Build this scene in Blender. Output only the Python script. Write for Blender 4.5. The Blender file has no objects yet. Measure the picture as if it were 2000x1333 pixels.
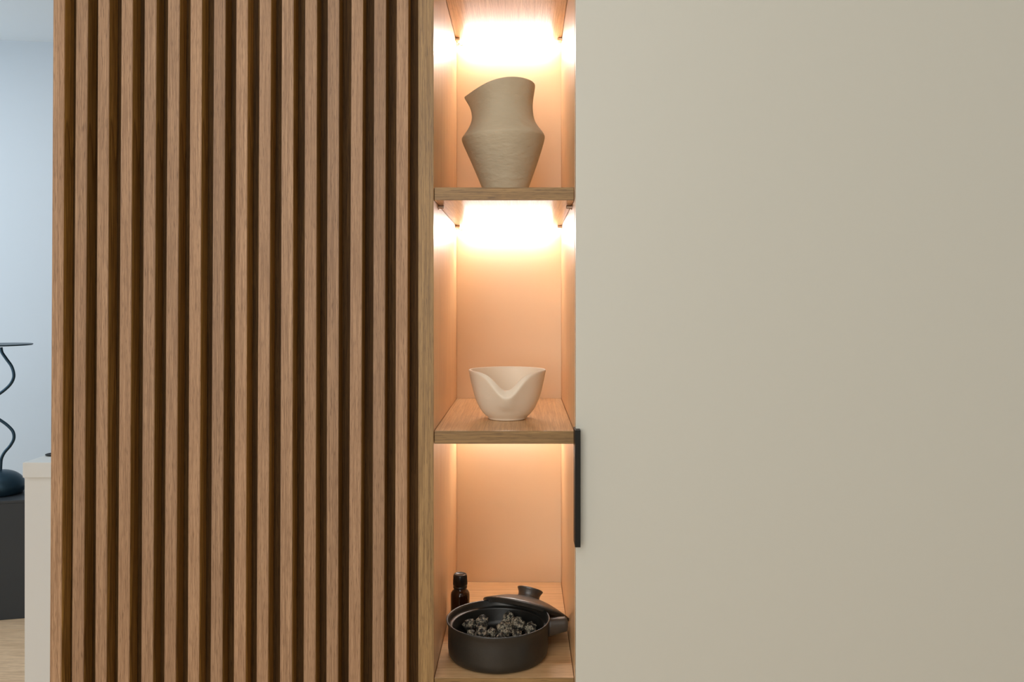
import bpy, bmesh, math, random
from mathutils import Vector, Matrix, noise

# ------------------------------------------------------------------ camera, light, exposure
F, VX, VY = 1650.0, 1021.5, 592.0          # focal length in pixels and vanishing point (2000x1333)
DC, CZ = 1.177, 1.30                       # camera distance from the front plane (y = 0), height
scn = bpy.context.scene
COL = scn.collection

cam_d = bpy.data.cameras.new('camera')
cam = bpy.data.objects.new('camera', cam_d)
COL.objects.link(cam)
cam.location = (0, -DC, CZ)
cam.rotation_euler = (math.pi / 2, 0, 0)
cam_d.sensor_width = 36
cam_d.lens = 36 * F / 2000
cam_d.shift_x = (1000 - VX) / 2000
cam_d.shift_y = (VY - 666.5) / 2000
cam_d.clip_start = 0.05
scn.camera = cam

w = bpy.data.worlds.new('world'); scn.world = w
w.use_nodes = True
w.node_tree.nodes['Background'].inputs[0].default_value = (0.85, 0.92, 1.0, 1)
w.node_tree.nodes['Background'].inputs[1].default_value = 0.3

def area(name, loc, target, sx, sy, power, col):
    d = bpy.data.lights.new(name, 'AREA')
    d.shape = 'RECTANGLE'; d.size = sx; d.size_y = sy
    d.energy = power; d.color = col
    o = bpy.data.objects.new(name, d); COL.objects.link(o)
    o.location = loc
    o.rotation_euler = (Vector(target) - Vector(loc)).to_track_quat('-Z', 'Y').to_euler()
    return o
# daylight and room light of the front room (behind the camera, to the left)
area('room_light', (-1.0, -3.4, 1.8), (-0.1, 0.0, 1.3), 2.2, 1.6, 55, (1.0, 0.965, 0.90))
area('ceiling_light', (-0.4, -1.6, 2.62), (-0.4, -1.0, 0.0), 1.6, 1.0, 11, (0.90, 0.96, 1.0))
# cool daylight from the window of the back room
area('window_light', (-3.9, 1.6, 1.4), (-2.3, 3.2, 2.2), 1.4, 1.8, 26, (0.58, 0.82, 1.0))
area('back_room_fill', (-2.9, 1.9, 2.66), (-2.9, 1.9, 0), 1.0, 1.0, 14, (0.93, 0.97, 1.0))  # added fill light from above, brightens the floor, plinth and console tops

LED = 52.0
scn.view_settings.view_transform = 'Standard'
scn.view_settings.look = 'None'
scn.view_settings.gamma = 1
scn.view_settings.use_curve_mapping = False
scn.view_settings.exposure = 0.0

# ------------------------------------------------------------------ helpers
def px(x, y, z):
    """world point seen at photo pixel (x, y) at distance z from the camera"""
    return Vector(((x - VX) * z / F, z - DC, CZ - (y - VY) * z / F))

def link(name, me, mat=None, parent=None, smooth=False, loc=None):
    o = bpy.data.objects.new(name, me)
    COL.objects.link(o)
    if mat: me.materials.append(mat)
    if smooth:
        for p in me.polygons: p.use_smooth = True
    if loc is not None: o.location = loc
    if parent: o.parent = parent
    return o

def from_bm(name, bm, mat, parent=None, smooth=False, loc=None):
    me = bpy.data.meshes.new(name)
    bmesh.ops.recalc_face_normals(bm, faces=bm.faces)
    bm.to_mesh(me); bm.free()
    return link(name, me, mat, parent, smooth, loc)

def bm_box(bm, x0, x1, y0, y1, z0, z1, bev=0.0):
    r = bmesh.ops.create_cube(bm, size=1)
    for v in r['verts']:
        v.co = Vector((x0 + (v.co.x + .5) * (x1 - x0), y0 + (v.co.y + .5) * (y1 - y0), z0 + (v.co.z + .5) * (z1 - z0)))
    if bev:
        es = set(e for v in r['verts'] for e in v.link_edges)
        bmesh.ops.bevel(bm, geom=list(es), offset=bev, segments=2, affect='EDGES', profile=.6)

def box(name, x0, x1, y0, y1, z0, z1, mat, parent=None, bev=0.0):
    bm = bmesh.new(); bm_box(bm, x0, x1, y0, y1, z0, z1, bev)
    return from_bm(name, bm, mat, parent)

def empty(name, loc, label, cat, group=None):
    o = bpy.data.objects.new(name, None); COL.objects.link(o)
    o.location = loc
    o.empty_display_size = .05
    tag(o, label, cat, group)
    return o

def tag(o, label, cat, group=None):
    o['label'] = label; o['category'] = cat
    if group: o['group'] = group

def structure(o):
    o['kind'] = 'structure'; return o

def lathe_bm(prof, n=64, bm=None, M=None):
    """profile [(r, z)...] turned about z; r == 0 closes"""
    bm = bm or bmesh.new()
    M = M or Matrix.Identity(4)
    rings = []
    for r, z in prof:
        if r < 1e-6:
            rings.append([bm.verts.new(M @ Vector((0, 0, z)))])
        else:
            rings.append([bm.verts.new(M @ Vector((r * math.cos(a * 2 * math.pi / n), r * math.sin(a * 2 * math.pi / n), z))) for a in range(n)])
    for A, B in zip(rings, rings[1:]):
        for i in range(n):
            j = (i + 1) % n
            if len(A) == 1 and len(B) == 1: continue
            if len(A) == 1: bm.faces.new((A[0], B[i], B[j]))
            elif len(B) == 1: bm.faces.new((A[i], B[0], A[j]))
            else: bm.faces.new((A[i], A[j], B[j], B[i]))
    return bm

def tube_bm(pts, r, n=16, bm=None):
    bm = bm or bmesh.new()
    rings = []
    up = Vector((0, 1, 0))
    for i, p in enumerate(pts):
        t = (pts[min(i + 1, len(pts) - 1)] - pts[max(i - 1, 0)]).normalized()
        a = t.cross(up).normalized(); b = t.cross(a).normalized()
        rings.append([bm.verts.new(p + (a * math.cos(k * 2 * math.pi / n) + b * math.sin(k * 2 * math.pi / n)) * r) for k in range(n)])
    for A, B in zip(rings, rings[1:]):
        for i in range(n):
            bm.faces.new((A[i], A[(i + 1) % n], B[(i + 1) % n], B[i]))
    bm.faces.new(rings[0]); bm.faces.new(rings[-1][::-1])
    return bm

def smooth_path(pts, sub=6):
    out = []
    P = [pts[0]] + pts + [pts[-1]]
    for i in range(1, len(P) - 2):
        for k in range(sub):
            t = k / sub
            a, b, c, d = P[i - 1], P[i], P[i + 1], P[i + 2]
            out.append(.5 * ((2 * b) + (c - a) * t + (2 * a - 5 * b + 4 * c - d) * t * t + (3 * b - 3 * c + d - a) * t ** 3))
    out.append(pts[-1])
    return out

# ------------------------------------------------------------------ materials
def new_mat(name):
    m = bpy.data.materials.new(name); m.use_nodes = True
    nt = m.node_tree
    return m, nt, nt.nodes, nt.links, nt.nodes['Principled BSDF']

def ramp(nt, fac, stops):
    r = nt.nodes.new('ShaderNodeValToRGB')
    while len(r.color_ramp.elements) < len(stops): r.color_ramp.elements.new(.5)
    for e, (p, c) in zip(r.color_ramp.elements, stops):
        e.position = p; e.color = (*c, 1) if len(c) == 3 else c
    nt.links.new(fac, r.inputs[0])
    return r.outputs[0]

def mixc(nt, a, b, fac, mode='MIX'):
    n = nt.nodes.new('ShaderNodeMix'); n.data_type = 'RGBA'; n.blend_type = mode
    for s, v in ((n.inputs[0], fac), (n.inputs[6], a), (n.inputs[7], b)):
        if isinstance(v, (float, int)): s.default_value = v
        elif isinstance(v, tuple): s.default_value = (*v, 1)
        else: nt.links.new(v, s)
    return n.outputs[2]

def wood(name, axis, light, mid, dark, rough=.45, fine=1.0, cathedral=0.0, bump=.25, spec=.5, pore=.55, varied=0.12):
    m, nt, N, L, B = new_mat(name)
    tc = N.new('ShaderNodeTexCoord')
    oi = N.new('ShaderNodeObjectInfo')
    rnd = N.new('ShaderNodeMath'); rnd.operation = 'MULTIPLY'; rnd.inputs[1].default_value = 37.0
    L.new(oi.outputs['Random'], rnd.inputs[0])
    def tex(across, along, detail, dist=0.0, rgh=.6):
        mp = N.new('ShaderNodeMapping')
        s = [across] * 3; s['XYZ'.index(axis)] = along
        mp.inputs['Scale'].default_value = s
        L.new(tc.outputs['Object'], mp.inputs[0])
        t = N.new('ShaderNodeTexNoise'); t.noise_dimensions = '4D'
        t.inputs['Scale'].default_value = 1
        t.inputs['Detail'].default_value = detail
        t.inputs['Roughness'].default_value = rgh
        t.inputs['Distortion'].default_value = dist
        L.new(mp.outputs[0], t.inputs['Vector']); L.new(rnd.outputs[0], t.inputs['W'])
        return t.outputs[0]
    broad = tex(34 * fine, .9, 3, .4)
    grain = tex(600 * fine, 10, 4, .3)
    pores = tex(1250 * fine, 60, 2, .0, .5)
    c = ramp(nt, broad, [(.32, mid), (.68, light)])
    g = ramp(nt, grain, [(.38, (0, 0, 0)), (.62, (1, 1, 1))])
    dk = mixc(nt, mid, dark, .45)
    c = mixc(nt, dk, c, g)
    p = ramp(nt, pores, [(.33, (1, 1, 1)), (.47, (0, 0, 0))])
    pm = N.new('ShaderNodeMath'); pm.operation = 'MULTIPLY'; pm.inputs[1].default_value = pore
    L.new(p, pm.inputs[0])
    c = mixc(nt, c, dark, pm.outputs[0])
    if cathedral:
        mp = N.new('ShaderNodeMapping')
        s = [26.0] * 3; s['XYZ'.index(axis)] = 2.2
        mp.inputs['Scale'].default_value = s
        L.new(tc.outputs['Object'], mp.inputs[0])
        nn = N.new('ShaderNodeTexNoise'); nn.inputs['Scale'].default_value = .8; nn.inputs['Detail'].default_value = 1
        L.new(mp.outputs[0], nn.inputs['Vector'])
        mu = N.new('ShaderNodeMath'); mu.operation = 'MULTIPLY'; mu.inputs[1].default_value = 11
        L.new(nn.outputs[0], mu.inputs[0])
        fr = N.new('ShaderNodeMath'); fr.operation = 'FRACT'; L.new(mu.outputs[0], fr.inputs[0])
        bands = ramp(nt, fr.outputs[0], [(0.0, (0, 0, 0)), (.75, (.25,) * 3), (.93, (1, 1, 1)), (1, (0, 0, 0))])
        bm_ = N.new('ShaderNodeMath'); bm_.operation = 'MULTIPLY'; bm_.inputs[1].default_value = cathedral
        L.new(bands, bm_.inputs[0])
        c = mixc(nt, c, dark, bm_.outputs[0])
    hv = N.new('ShaderNodeHueSaturation')
    vr = N.new('ShaderNodeMapRange'); vr.inputs['To Min'].default_value = 1 - varied; vr.inputs['To Max'].default_value = 1 + varied
    L.new(oi.outputs['Random'], vr.inputs[0]); L.new(vr.outputs[0], hv.inputs['Value'])
    L.new(c, hv.inputs['Color'])
    L.new(hv.outputs[0], B.inputs['Base Color'])
    rr = N.new('ShaderNodeMapRange'); rr.inputs['To Min'].default_value = rough - .05; rr.inputs['To Max'].default_value = rough + .08
    L.new(pores, rr.inputs[0]); L.new(rr.outputs[0], B.inputs['Roughness'])
    B.inputs['Specular IOR Level'].default_value = spec
    bp = N.new('ShaderNodeBump'); bp.inputs['Strength'].default_value = bump; bp.inputs['Distance'].default_value = .0004
    ad = N.new('ShaderNodeMath'); ad.operation = 'ADD'
    L.new(grain, ad.inputs[0]); L.new(pores, ad.inputs[1]); L.new(ad.outputs[0], bp.inputs['Height'])
    L.new(bp.outputs[0], B.inputs['Normal'])
    return m

def plain(name, col, rough=.5, metal=0.0, bump=0.0, bscale=200, bdist=.0005, var=0.0, vscale=8, spec=.5, stretch=None):
    m, nt, N, L, B = new_mat(name)
    tc = N.new('ShaderNodeTexCoord')
    B.inputs['Roughness'].default_value = rough
    B.inputs['Metallic'].default_value = metal
    B.inputs['Specular IOR Level'].default_value = spec
    t = N.new('ShaderNodeTexNoise'); t.inputs['Scale'].default_value = vscale; t.inputs['Detail'].default_value = 3
    L.new(tc.outputs['Object'], t.inputs['Vector'])
    lo = tuple(max(0, k * (1 - var)) for k in col); hi = tuple(min(1, k * (1 + var)) for k in col)
    L.new(ramp(nt, t.outputs[0], [(.3, lo), (.7, hi)]), B.inputs['Base Color'])
    if bump:
        t2 = N.new('ShaderNodeTexNoise'); t2.inputs['Scale'].default_value = bscale; t2.inputs['Detail'].default_value = 4
        if stretch:
            mp = N.new('ShaderNodeMapping'); mp.inputs['Scale'].default_value = stretch
            L.new(tc.outputs['Object'], mp.inputs[0]); L.new(mp.outputs[0], t2.inputs['Vector'])
        else: L.new(tc.outputs['Object'], t2.inputs['Vector'])
        b = N.new('ShaderNodeBump'); b.inputs['Strength'].default_value = bump; b.inputs['Distance'].default_value = bdist
        L.new(t2.outputs[0], b.inputs['Height']); L.new(b.outputs[0], B.inputs['Normal'])
    return m

def emit(name, col, s):
    m, nt, N, L, B = new_mat(name)
    B.inputs['Base Color'].default_value = (.9, .9, .9, 1)
    B.inputs['Emission Color'].default_value = (*col, 1)
    B.inputs['Emission Strength'].default_value = s
    return m

SL = dict(light=(.46, .285, .160), mid=(.36, .210, .112), dark=(.15, .075, .032))
M_slat = wood('oak_slat', 'Z', rough=.55, pore=.75, bump=.4, **SL)
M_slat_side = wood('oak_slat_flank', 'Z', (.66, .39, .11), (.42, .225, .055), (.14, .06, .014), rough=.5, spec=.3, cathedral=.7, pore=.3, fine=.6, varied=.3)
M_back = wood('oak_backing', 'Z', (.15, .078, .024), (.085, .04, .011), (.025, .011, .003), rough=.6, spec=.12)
M_edge = wood('oak_upright', 'Z', (.40, .248, .100), (.31, .182, .062), (.11, .055, .02), rough=.5, pore=.6)
NI = dict(light=(.78, .54, .30), mid=(.70, .44, .215), dark=(.34, .16, .06))  # same oak as the front edges, colour lightened to strengthen the LED light
M_side = wood('oak_side', 'Z', rough=.32, spec=.8, pore=.25, bump=.12, varied=.0, **NI)
M_shelf = wood('oak_shelf', 'Y', rough=.30, pore=.4, bump=.15, cathedral=.22, varied=.04, **NI)
M_bottom = wood('oak_bottom', 'X', rough=.30, pore=.4, bump=.15, varied=0, **NI)
M_front = wood('oak_front_edge', 'X', (.38, .232, .090), (.28, .162, .055), (.09, .045, .015), rough=.5, varied=.04, pore=.6)
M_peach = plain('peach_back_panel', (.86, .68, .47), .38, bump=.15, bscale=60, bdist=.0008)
M_door = plain('cream_lacquer', (.565, .570, .510), .42, bump=.05, bscale=40)
M_black = plain('black_metal', (.006, .007, .006), .5, spec=.25)
M_metal = plain('nickel', (.55, .5, .45), .3, metal=1)
M_alu = plain('aluminium', (.7, .7, .7), .35, metal=1)
M_led = emit('led_diffuser', (1.0, .955, .93), LED)
M_cable = plain('white_cable', (.5, .42, .34), .5)
M_vase = plain('clay_vase', (.50, .435, .31), .75, bump=.6, bscale=60, bdist=.003, var=.05, vscale=20, stretch=(1, 1, 2.2))
M_bowl = plain('clay_bowl', (.80, .70, .56), .6, bump=.3, bscale=50, bdist=.0012, var=.03, stretch=(1, 1, 3))
M_pot = plain('black_stoneware', (.0115, .0115, .0100), .40, spec=.6, bump=.2, bscale=420, bdist=.0006, var=.2, vscale=60)
M_lid = plain('black_stoneware_lit', (.050, .042, .034), .36, spec=.7, bump=.35, bscale=420, bdist=.0006, var=.2, vscale=60)  # paler copy of the pot stoneware, LED sheen put into its colour
M_cap = plain('black_plastic', (.008, .007, .007), .3)
M_wall = plain('white_wall_paint', (.68, .73, .78), .8, bump=.08, bscale=90)
M_ceil = plain('white_ceiling_paint', (.90, .93, .95), .85)
M_white = plain('white_laminate', (.88, .90, .88), .4)
M_plinth = plain('anthracite_lacquer', (.030, .036, .042), .5)
M_stand = plain('blue_black_metal', (.028, .062, .092), .36, metal=.6)
M_floor = wood('oak_floor', 'X', (.95, .68, .44), (.82, .56, .34), (.50, .30, .16), rough=.4, fine=.25, pore=.2, varied=.08)

# ------------------------------------------------------------------ room
CH = 2.70
structure(box('ceiling', -4.2, 2.4, -4.2, 4.6, CH, CH + .1, M_ceil))
fl = structure(box('floor', -4.2, 2.4, -4.2, 4.6, -.12, -.012, plain('floor_screed', (.2, .16, .12), .8)))
# floorboards of the back room (parts of the floor), and of the front room
me_b = None
random.seed(3)
for i in range(13):
    y0 = 2.0 + i * .185
    for j in range(4):
        x0 = -4.2 + j * 1.32 - (i % 3) * .4
        b = bmesh.new(); bm_box(b, max(x0, -4.2), x0 + 1.318, y0, y0 + .1835, -.012, 0, .0012)
        from_bm('floorboard', b, M_floor, fl)
for i in range(14):
    y0 = -4.2 + i * .3
    b = bmesh.new(); bm_box(b, -4.2, 2.4, y0, y0 + .298, -.012, 0, .0012)
    from_bm('floorboard', b, M_floor, fl)
b = bmesh.new(); bm_box(b, -4.2, 2.4, .001, 1.999, -.012, 0, 0); from_bm('floorboard', b, M_floor, fl)

wb = box('wall_back', -3.2, 4.6, 0, .12, 0.0, CH, M_wall)
wb.location = (-2.65, 3.34, 0); wb.rotation_euler = (0, 0, math.radians(9))
structure(wb)
structure(box('wall_left', -4.3, -4.2, -4.2, 4.6, 0, CH, M_wall))
structure(box('wall_right', 2.4, 2.5, -4.2, 4.6, 0, CH, M_wall))
structure(box('wall_front', -4.2, 2.4, -4.3, -4.2, 0, CH, M_wall))

# partition behind slats, niche and cabinet
XL = -.654
structure(box('wall_middle', XL + .004, 2.4, .455, .56, 0, CH, M_wall))

# ------------------------------------------------------------------ slatted wall panel
slats = [((104.0, 126.6), (97, 119.6)), ((149, 172), (140, 163)), ((191.6, 213.6), (185.6, 208)),
         ((237.4, 259.4), (229.6, 252.4)), ((282.6, 305.6), (275.6, 298.6)), ((328, 351), (320.6, 343.4)),
         ((372, 394.6), (366.4, 388.6)), ((418, 440.4), (411, 434)), ((461.6, 484), (456.6, 479.6)),
         ((507, 529.4), (501, 523.4)), ((550.6, 573.4), (546.6, 570)), ((596, 619), (593, 616)),
         ((640, 662.4), (637.4, 660)), ((686.6, 709), (680.6, 703.6)), ((731, 754), (727, 749.6)),
         ((775, 797.4), (771, 794))]
SD = .0255
panel = empty('slatted_wall_panel', (-.40, 0.03, 0), 'wall panel of upright brown oak slats with dark gaps, left of the niche', 'wall panel')
PI_ = Matrix.Translation(-panel.location)
def part_world(o, parent):
    """keep world placement although the parent stands elsewhere"""
    o.parent = parent
    o.matrix_parent_inverse = Matrix.Translation(-parent.location)
    return o
for (t, bt) in slats:
    bm = bmesh.new()
    bm_box(bm, -1, 1, 0, SD - .0002, 0, CH - .004, 0)
    zt, zb = CZ + VY * DC / F, CZ - (1333 - VY) * DC / F
    cx = ((t[0] + t[1] + bt[0] + bt[1]) / 4 - VX) * DC / F
    for v in bm.verts:
        k = (v.co.z - zb) / (zt - zb)
        s = 0 if v.co.x < 0 else 1
        v.co.x = ((bt[s] + (t[s] - bt[s]) * k) - VX) * DC / F - cx
    bmesh.ops.bevel(bm, geom=bm.edges[:], offset=.0006, segments=2, affect='EDGES')
    bmesh.ops.recalc_face_normals(bm, faces=bm.faces)
    bm.normal_update()
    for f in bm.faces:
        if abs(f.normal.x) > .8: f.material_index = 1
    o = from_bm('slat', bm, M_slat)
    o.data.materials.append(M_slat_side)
    o.location = (cx, 0, .002)
    part_world(o, panel)
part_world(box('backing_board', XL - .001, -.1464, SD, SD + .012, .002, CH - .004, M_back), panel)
part_world(box('carcass', XL + .006, -.1464, SD + .0125, .452, .002, CH - .004, M_edge), panel)

# ------------------------------------------------------------------ niche
PXM = DC / F
def zf(py): return CZ + (VY - py) * PXM
XI0, XI1 = (847 - VX) * PXM, (1122.2 - VX) * PXM
YB = .409
niche = empty('shelf_niche', (-.027, .2, 0), 'tall narrow oak shelf niche with peach back, lit from within', 'cabinet')
ZT = CH - .004
o = box('side_panel', XI0 - .0213, XI0, 0, .45, .002, ZT, M_side, bev=.0004)
# front edge is the same oak, coloured darker than the LED-lit inside
part_world(o, niche)
part_world(box('edge_strip', XI0 - .0213, XI0, -.0012, -.0001, .002, ZT, M_edge, bev=.0003), niche)
part_world(box('side_panel', XI1, XI1 + .0178, 0, .45, .002, ZT, M_side, bev=.0004), niche)
part_world(box('back_panel', XI0 + .0003, XI1 - .0003, YB, YB + .008, .002, ZT, M_peach), niche)
Z_top_u = CZ + (592 + 92) * PXM     # underside of the topmost shelf
Z1t, Z1b = zf(366), zf(391)
Z2t, Z2b = zf(843), zf(868)
Z0t = zf(1327); Z0b = Z0t - .018

def pin(x, y, z, sgn):
    M = Matrix.Translation((x, y, z - .0027)) @ Matrix.Rotation(math.pi / 2, 4, 'Y')
    bm = bmesh.new()
    L_ = .0085
    lathe_bm([(0, 0), (.0026, 0), (.0026, L_ - .001), (.0021, L_), (0, L_)], 20, bm, M if sgn > 0 else M @ Matrix.Rotation(math.pi, 4, 'X'))
    lathe_bm([(0, .0001), (.0038, .0001), (.0038, .0015), (0, .0015)], 20, bm, M if sgn > 0 else M @ Matrix.Rotation(math.pi, 4, 'X'))
    part_world(from_bm('shelf_pin', bm, M_metal, smooth=False), niche)
for Z in (Z_top_u, Z1b, Z2b):
    for y in (.062, .375):
        pin(XI0 + .0001, y, Z, 1); pin(XI1 - .0001, y, Z, -1)

def shelf(zt, zb, mat, label, led):
    t = empty('shelf', ((XI0 + XI1) / 2, .2, zb), label, 'shelf')
    g = .0008
    part_world(box('board', XI0 + g, XI1 - g, .0038, YB - .0008, zb, zt, mat, bev=.0003), t)
    part_world(box('front_edge', XI0 + g, XI1 - g, .0022, .0037, zb, zt, M_front, bev=.0003), t)
    if led:
        x0, x1 = -.1095, .0535
        # corner profile: an aluminium angle with a convex diffuser facing down and forward
        ya, yw, hh = .3925, .4078, .0175
        bm = bmesh.new()
        bm_box(bm, x0, x1, ya, yw, zb - .0007, zb - .0001)
        bm_box(bm, x0, x1, yw - .0006, yw, zb - hh, zb - .0008)
        p = part_world(from_bm('led_profile', bm, M_alu), t)
        bm = bmesh.new()
        n = 12; rows = []
        P0, P1 = Vector((ya - .0004, zb - .0008)), Vector((yw - .0007, zb - hh - .0006))
        nd = Vector((-(P0 - P1).y, (P0 - P1).x)).normalized()
        if nd.x > 0: nd = -nd
        for x in (x0, x1):
            row = [bm.verts.new((x, q.x, q.y)) for q in [P0.lerp(P1, i / n) + nd * .0010 * math.sin(math.pi * i / n) for i in range(n + 1)]]
            row.append(bm.verts.new((x, yw - .0010, zb - .0010)))
            rows.append(row)
        m_ = len(rows[0])
        for i in range(m_): bm.faces.new((rows[0][i], rows[0][(i + 1) % m_], rows[1][(i + 1) % m_], rows[1][i]))
        bm.faces.new(rows[0]); bm.faces.new(rows[1][::-1])
        d = from_bm('diffuser', bm, M_led)
        d.parent = p
        pts = [Vector((x0 - .001, .398, zb - .006)), Vector((x0 - .006, .398, zb - .007)), Vector((x0 - .010, .395, zb - .005)), Vector((x0 - .010, .4085, zb - .004))]
        c = from_bm('cable', tube_bm(smooth_path(pts), .0013, 10), M_cable, smooth=True)
        part_world(c, t)
    return t
shelf(Z_top_u + .018, Z_top_u, M_shelf, 'topmost oak shelf with a lit strip, above the beige jug', True)
shelf(Z1t, Z1b, M_shelf, 'oak shelf with a lit strip underneath, carrying the beige jug', True)
shelf(Z2t, Z2b, M_shelf, 'oak shelf carrying the notched beige bowl', True)
shelf(Z0t, Z0b, M_bottom, 'bottom oak shelf under the black pot and small bottle', False)

# ------------------------------------------------------------------ cream cabinet with its door
cab = empty('tall_cabinet', (.55, .2, 0), 'tall cream cabinet with smooth door and black edge handle, right of the niche', 'cabinet')
part_world(box('body', XI1 + .0182, 1.16, .0005, .45, .002, ZT, M_door), cab)
XD = (1124.6 - VX) * (DC - .020) / F
door = part_world(box('door', XD, 1.158, -.020, -.0015, .06, ZT - .02, M_door, bev=.0007), cab)
h0, h1 = CZ - (841 - VY) * (DC - .036) / F, CZ - (1070 - VY) * (DC - .036) / F
bm = bmesh.new()
bm_box(bm, .0702, .0777, -.036, -.0203, h1, h0, .0003)
bm_box(bm, .0702, .0719, -.0202, -.004, h1, h0, 0)
hd = from_bm('handle', bm, M_black); hd.parent = door

# ------------------------------------------------------------------ jug on the upper shelf
def ring_body(name, L, R, zc, Z0, mat, pinch_from, th, sub=2):
    """loft between left and right silhouette points (photo pixels), at distance zc"""
    n = 40
    prof = []
    for (lx, ly), (rx, ry) in zip(L, R):
        prof.append((px(lx, ly, zc), px(rx, ry, zc)))
    N_ = len(prof)
    cx0 = (prof[0][0].x + prof[0][1].x) / 2
    org = Vector((cx0, zc - DC, Z0))
    bm = bmesh.new()
    def ring(pl, pr, v, inset, raise_=0):
        out = []
        c = (pl + pr) / 2; r = (pr.x - pl.x) / 2
        ri = r - inset
        s = max(0, (v - pinch_from) / (1 - pinch_from)) if v > pinch_from else 0
        for k in range(n):
            a = 2 * math.pi * k / n
            ca, sa = math.cos(a), math.sin(a)
            x = c.x + ri * ca
            wid = 1 - .62 * s * max(0, -ca) ** 2.2
            base_r = ri * (1 - .10 * s)
            y = base_r * sa * wid
            tz = (ca + 1) / 2
            z = pl.z + (pr.z - pl.z) * tz + s * .0075 * math.sin(math.pi * tz) * (.4 + tz)
            nz = noise.noise(Vector((ca * 1.7 + 3, sa * 1.7, z * 22))) * .0011
            out.append(bm.verts.new(Vector((x + ca * nz, (zc - DC) + y + sa * nz, z + raise_)) - org))
        return out
    rings = []
    for i, (pl, pr) in enumerate(prof):
        rings.append(ring(pl, pr, i / (N_ - 1), 0))
    # inner wall going down again
    rings.append(ring(*prof[-1], 1, th * .55, .0008))
    for i in range(N_ - 1, 0, -1):
        rings.append(ring(*prof[i], i / (N_ - 1), th, -.002 if i == N_ - 1 else 0))
    for A, B in zip(rings, rings[1:]):
        for i in range(n):
            bm.faces.new((A[i], A[(i + 1) % n], B[(i + 1) % n], B[i]))
    bm.faces.new(rings[0][::-1]); bm.faces.new(rings[-1])
    o = from_bm(name, bm, mat, smooth=True, loc=org)
    md = o.modifiers.new('s', 'SUBSURF'); md.levels = sub; md.render_levels = sub
    return o
zj = DC + .165
yb = VY - 226 * DC / zj
Lp = [(954, yb), (953, yb - 1), (941, 364.7), (923, 323.7), (907.3, 290), (901.6, 277), (901.2, 273), (903.8, 269), (911, 259.5), (917.2, 248), (920.8, 238), (922, 227), (919.9, 214.5), (914.6, 204), (905.0, 190)]
Rp = [(1022.5, yb), (1023.5, yb - 1), (1033.3, 364.7), (1049, 321.6), (1060.6, 286), (1064.6, 271), (1064.8, 266.5), (1062, 261), (1052, 249.5), (1045, 239), (1041.2, 226), (1040, 210.3), (1041, 197.7), (1044.4, 180), (1046.8, 166)]
jug = ring_body('jug', Lp, Rp, zj, Z1t + .0003, M_vase, .60, .005)
tag(jug, 'beige unglazed clay jug with angular shoulder and slanted spout on the upper shelf', 'jug')

# ------------------------------------------------------------------ bowl
zb_ = DC + .128
bowl_c = px(990.8, 819, zb_)
def bowl():
    n = 96
    S = zb_ / F
    # (radius px, height px above the base)
    prof = [(30, 0.8), (33, 0), (37, 0), (37.5, 3.5), (40, 5.5), (48, 12.5), (55, 23), (62, 38), (67.5, 58), (72, 78), (75.6, 95)]
    inner = [(72.0, 95.5), (68.5, 78), (64, 58), (58, 40), (50, 26), (38, 15), (20, 10)]
    bm = bmesh.new(); rings = []
    H = 95.0
    def mk(r, h, kind):
        out = []
        for k in range(n):
            a = 2 * math.pi * k / n
            u = math.cos(a); fr = max(0.0, -math.sin(a))
            g_o = math.exp(-(u / .45) ** 2) if math.sin(a) < 0 else 0
            g_i = math.exp(-(u / .38) ** 2) if math.sin(a) < 0 else 0
            wgt = max(0, (h - 20) / (H - 20))
            dip = (48 * g_o if kind == 'o' else 33 * g_i) * wgt
            rr = r
            if kind == 'o': rr += 3.0 * g_o * wgt          # lip pushed outwards
            else: rr -= 6.5 * g_i * wgt
            if kind == 'm': pass
            out.append(bm.verts.new(Vector((rr * math.cos(a), rr * math.sin(a), h - dip)) * S))
        return out
    for r, h in prof: rings.append(mk(r, h, 'o'))
    # flat lip between the outer and the inner edge, with rounded arrises
    top_in = mk(*inner[0], 'i')
    for f_, up_ in ((.16, 1.0), (.5, 1.2), (.84, 1.0)):
        rings.append([bm.verts.new(p_.co.lerp(q_.co, f_) + Vector((0, 0, up_ * S))) for p_, q_ in zip(rings[len(prof) - 1], top_in)])
    rings.append(top_in)
    for r, h in inner[1:]: rings.append(mk(r, h, 'i'))
    for A, B in zip(rings, rings[1:]):
        for i in range(n): bm.faces.new((A[i], A[(i + 1) % n], B[(i + 1) % n], B[i]))
    bm.faces.new(rings[0][::-1]); bm.faces.new(rings[-1])
    o = from_bm('bowl', bm, M_bowl, smooth=True, loc=(bowl_c.x, bowl_c.y, Z2t + .0003))
    md = o.modifiers.new('s', 'SUBSURF'); md.levels = 1; md.render_levels = 1
    return o
tag(bowl(), 'small beige clay bowl with a deep notched pouring lip on the middle shelf', 'bowl')

# ------------------------------------------------------------------ black pot, lid, bottle, stones
PC = Vector((-.0370, .082, Z0t + .0003))
pot = empty('lidded_pot', PC, 'round black stoneware pot with a side handle on the bottom shelf', 'pot')
prof = [(0, .0006), (.066, .0006), (.0705, .0018), (.0735, .0060), (.0745, .014), (.0745, .036), (.0742, .044), (.0755, .049), (.0770, .0530), (.0772, .0545),
        (.0762, .0552), (.0748, .0545), (.0735, .0520), (.0722, .0480), (.0715, .0460), (.0690, .0455), (.0676, .0448), (.0672, .043), (.0670, .0260), (.064, .0195), (.058, .018), (0, .018)]
o = from_bm('body', lathe_bm(prof, 128), M_pot, smooth=True); o.parent = pot
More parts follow.
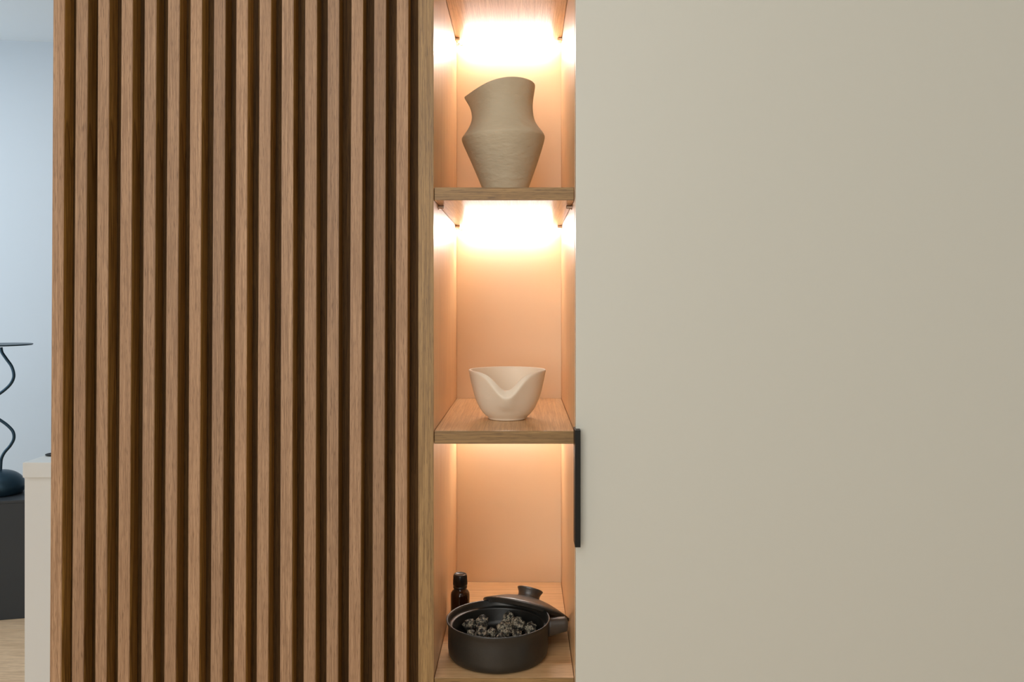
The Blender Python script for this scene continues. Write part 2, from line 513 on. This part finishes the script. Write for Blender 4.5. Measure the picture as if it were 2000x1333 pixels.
# stub handle: tapered rounded bar
bm = bmesh.new()
ang = math.radians(14)
d = Vector((math.cos(ang), math.sin(ang), 0)); sd = Vector((-d.y, d.x, 0))
n = 24; rings = []
for s, hw, hh, zc in ((.0735, .0085, .0140, .0330), (.080, .0090, .0135, .0335), (.090, .0098, .0122, .0345), (.100, .0104, .0112, .0355), (.1045, .0102, .0108, .0358), (.1062, .0085, .0092, .0358)):
    rings.append([bm.verts.new(d * s + sd * hw * math.copysign(abs(math.cos(a)) ** .8, math.cos(a)) + Vector((0, 0, zc + hh * math.copysign(abs(math.sin(a)) ** .8, math.sin(a))))) for a in [2 * math.pi * k / n for k in range(n)]])
for A, B in zip(rings, rings[1:]):
    for i in range(n): bm.faces.new((A[i], A[(i + 1) % n], B[(i + 1) % n], B[i]))
bm.faces.new(rings[0]); bm.faces.new(rings[-1])
o = from_bm('handle', bm, M_lid, smooth=True); o.parent = pot

# lid, leaning over the right part of the pot
zl = DC + .164
LC = px(1027, 1192.3, zl)
lid = empty('pot_lid', LC, 'black stoneware lid with flared knob leaning over the pot edge', 'lid')
lid.rotation_mode = 'XYZ'
TX, TY = math.radians(-27.5), math.radians(14.5)
lid.rotation_euler = (TX, TY, 0)
RL = .0700
prof = [(0, -.001), (.050, -.001), (.058, -.004), (.061, -.004), (.0625, -.0012), (RL - .001, -.0008), (RL, .0004), (RL - .0006, .0018), (.062, .0050), (.050, .0100), (.038, .0142), (.026, .0172), (.019, .0186), (0, .0188)]
o = from_bm('disc', lathe_bm(prof, 96), M_lid, smooth=True); o.parent = lid
prof = [(0, .0180), (.0185, .0178), (.0174, .0200), (.0172, .0225), (.0180, .0260), (.0200, .0298), (.0209, .0315), (.0205, .0325), (.0188, .0328), (0, .0324)]
o = from_bm('knob', lathe_bm(prof, 64), M_lid, smooth=True); o.parent = lid

# bottle
zbo = DC + .205
BC = px(898.8, 1200, zbo)
bot = empty('oil_bottle', (BC.x, BC.y, Z0t + .0003), 'small dark amber glass bottle with black screw cap behind the pot', 'bottle')
m, nt, N, L, B = new_mat('amber_glass')
B.inputs['Base Color'].default_value = (.035, .012, .004, 1)
B.inputs['Roughness'].default_value = .08
B.inputs['Transmission Weight'].default_value = .3
B.inputs['IOR'].default_value = 1.5
M_amber = m
rb = .0155
prof = [(0, .001), (rb - .002, 0), (rb, .002), (rb, .046), (rb - .0006, .050), (rb - .003, .0535), (.0105, .055), (.0098, .057), (.0098, .060), (0, .060)]
from_bm('glass_body', lathe_bm(prof, 48), M_amber, smooth=True).parent = bot
bm = lathe_bm([(0, .0575), (.0108, .0575), (.0113, .0580), (.0113, .0605), (.0106, .0610), (.0106, .0618), (.0116, .0624), (.0108, .0790), (.0098, .0806), (.0085, .0806), (.0080, .0798), (0, .0798)], 48)
from_bm('screw_cap', bm, M_cap, smooth=True).parent = bot
bm = bmesh.new()
for k in range(36):
    a = 2 * math.pi * k / 36
    c, s = math.cos(a), math.sin(a)
    p0 = Vector((.0115 * c, .0115 * s, .064)); p1 = Vector((.0109 * c, .0109 * s, .078))
    tube_bm([p0, p1], .00035, 5, bm)
from_bm('cap_ridges', bm, M_cap).parent = bot

# lava stones
m, nt, N, L, B = new_mat('lava_rock')
tc = N.new('ShaderNodeTexCoord')
v = N.new('ShaderNodeTexVoronoi'); v.inputs['Scale'].default_value = 400; v.feature = 'DISTANCE_TO_EDGE'
dn = N.new('ShaderNodeTexNoise'); dn.inputs['Scale'].default_value = 260; L.new(tc.outputs['Object'], dn.inputs['Vector'])
va = N.new('ShaderNodeVectorMath'); va.operation = 'MULTIPLY_ADD'; va.inputs[1].default_value = (.004,) * 3
L.new(dn.outputs[1], va.inputs[0]); L.new(tc.outputs['Object'], va.inputs[2]); L.new(va.outputs[0], v.inputs['Vector'])
nn = N.new('ShaderNodeTexNoise'); nn.inputs['Scale'].default_value = 180; L.new(tc.outputs['Object'], nn.inputs['Vector'])
c1 = ramp(nt, v.outputs[0], [(.0, (.50, .45, .34)), (.14, (.30, .27, .20)), (.30, (.012, .012, .010))])
c2 = ramp(nt, nn.outputs[0], [(.42, (0, 0, 0)), (.60, (1, 1, 1))])
L.new(mixc(nt, (.018, .018, .015), c1, c2), B.inputs['Base Color'])
B.inputs['Roughness'].default_value = .6
bp = N.new('ShaderNodeBump'); bp.inputs['Strength'].default_value = .8; bp.inputs['Distance'].default_value = .0012; bp.invert = True
L.new(v.outputs[0], bp.inputs['Height']); L.new(bp.outputs[0], B.inputs['Normal'])
M_rock = m
stones = [((916, 1221), 13.5, .031, 'leftmost speckled black lava stone in the pot'),
          ((942, 1214), 13, .037, 'upright knobbly lava stone left of the pot centre'),
          ((940, 1228), 12.5, .029, 'dark lava stone below the upright knobbly one'),
          ((940, 1239.5), 12.5, .030, 'lava stone at the front left inside the rim'),
          ((961, 1236), 10.5, .030, 'small lava stone between the front left one and the largest'),
          ((986, 1230), 17.5, .034, 'largest and brightest speckled lava stone in the middle'),
          ((993, 1210), 14.5, .036, 'rearmost dark lava stone beneath the lid'),
          ((1011, 1221), 15.5, .034, 'tall lava stone right behind the largest one'),
          ((1036, 1229), 13.5, .031, 'rightmost greyish lava stone in the pot'),
          ((1010, 1241), 10.5, .029, 'small lava stone at the front right inside the rim'),
          ((978, 1246), 9.5, .029, 'lava stone peeping over the front rim below the largest'),
          ((920, 1238), 8.5, .028, 'tiny lava stone at the left front rim')]
random.seed(11)
for (p, rpx, zr, lab) in stones:
    z = (CZ - (Z0t + zr)) * F / (p[1] - VY)
    c = px(p[0], p[1], z)
    q = Vector((c.x - PC.x, c.y - PC.y))
    r = rpx * z / F
    mx = .0665 - r * .95
    if q.length > mx: q *= mx / q.length
    c.x, c.y = PC.x + q.x, PC.y + q.y
    bm = bmesh.new()
    bmesh.ops.create_icosphere(bm, subdivisions=5, radius=1)
    off = Vector((random.random() * 50, random.random() * 50, random.random() * 50))
    e = Vector((1 + random.uniform(-.1, .15), 1, random.uniform(.85, 1.05)))
    for vv in bm.verts:
        nrm = vv.co.normalized()
        d1 = noise.noise(nrm * 1.6 + off) * .28
        d2 = noise.voronoi(nrm * 3.6 + off)[0]
        d3 = noise.noise(nrm * 9 + off) * .05
        vv.co = Vector((nrm.x * e.x, nrm.y * e.y, nrm.z * e.z)) * r * (.92 + d1 - .18 * (d2[0] - .35) + d3)
    o = from_bm('lava_stone', bm, M_rock, smooth=True, loc=c)
    o.rotation_euler = (0, 0, random.random() * 6)
    tag(o, lab, 'stone', 'lava stones in the black pot')

# ------------------------------------------------------------------ back room, far left
con = empty('console_cabinet', (-1.05, 1.45, 0), 'white console cabinet with thick top, partly hidden behind the slatted panel', 'cabinet')
zc = 2.40
A = px(44, 904, zc); Bd = px(48, 931, zc + .02)
part_world(box('top_board', A.x, -.62, zc - DC, zc - DC + .42, Bd.z, A.z, M_white, bev=.002), con)
part_world(box('body', Bd.x, -.63, zc - DC + .02, zc - DC + .40, .0, Bd.z - .0005, M_white, bev=.001), con)
T = px(97, 893, zc + .12)
o = from_bm('black_dish', lathe_bm([(0, .0003), (.024, .0), (.027, .001), (.028, .003), (.027, .0034), (.025, .002), (0, .0018)], 40), M_black, smooth=True, loc=(T.x + .018, T.y, A.z + .0004))
tag(o, 'small flat black dish on the white console, half hidden by the slats', 'dish')

pl = empty('plinth', (-2.36, 2.385, 0), 'anthracite box plinth on the oak floor at the left picture edge', 'plinth')
pl.rotation_euler = (0, 0, math.radians(14))
PH = .489
def pbox(name, *a, **k):
    o = box(name, *a, **k); o.parent = pl; return o
pbox('body', -.36, .36, -.155, .13, .0, PH - .013, M_plinth, bev=.002)
pbox('top_board', -.362, .362, -.157, .132, PH - .0125, PH, M_plinth, bev=.0015)

zs = 3.59
SX = (1.0 - VX) * zs / F
st = empty('wavy_stand', (SX, zs - DC, PH + .0005), 'blue-black metal stand with wavy stem, dome foot and flat plate on the plinth', 'stand')
def S(x, y):
    p = px(x, y, zs); return Vector((p.x - SX, 0, p.z - PH - .0005))
R_ = 42.5 * zs / F
Hd = S(0, 918).z
prof = [(0, 0), (R_ * .84, 0)] + [(R_ * math.cos(t), Hd * .32 + (Hd * .68) * math.sin(t)) for t in [math.radians(a) for a in range(-26, 90, 4)]] + [(0, Hd)]
from_bm('dome_foot', lathe_bm(prof, 64), M_stand, smooth=True).parent = st
path = [(1, 922), (1.5, 908), (3, 896), (9, 884), (20, 871), (27, 857), (25, 843), (13, 830), (-4, 818), (-20, 806), (-26, 795), (-20, 783), (-6, 773), (8, 763), (21, 750), (27, 735), (23, 717), (12, 701), (4, 689), (2, 679)]
from_bm('wavy_stem', tube_bm(smooth_path([S(*p) for p in path]), .0062, 16), M_stand, smooth=True).parent = st
Zp = S(0, 675).z
Rp_ = 55.5 * zs / F
from_bm('plate', lathe_bm([(0, Zp), (Rp_ - .003, Zp), (Rp_, Zp + .003), (Rp_, Zp + .006), (Rp_ - .004, Zp + .0055), (0, Zp + .005)], 72), M_stand, smooth=True).parent = st
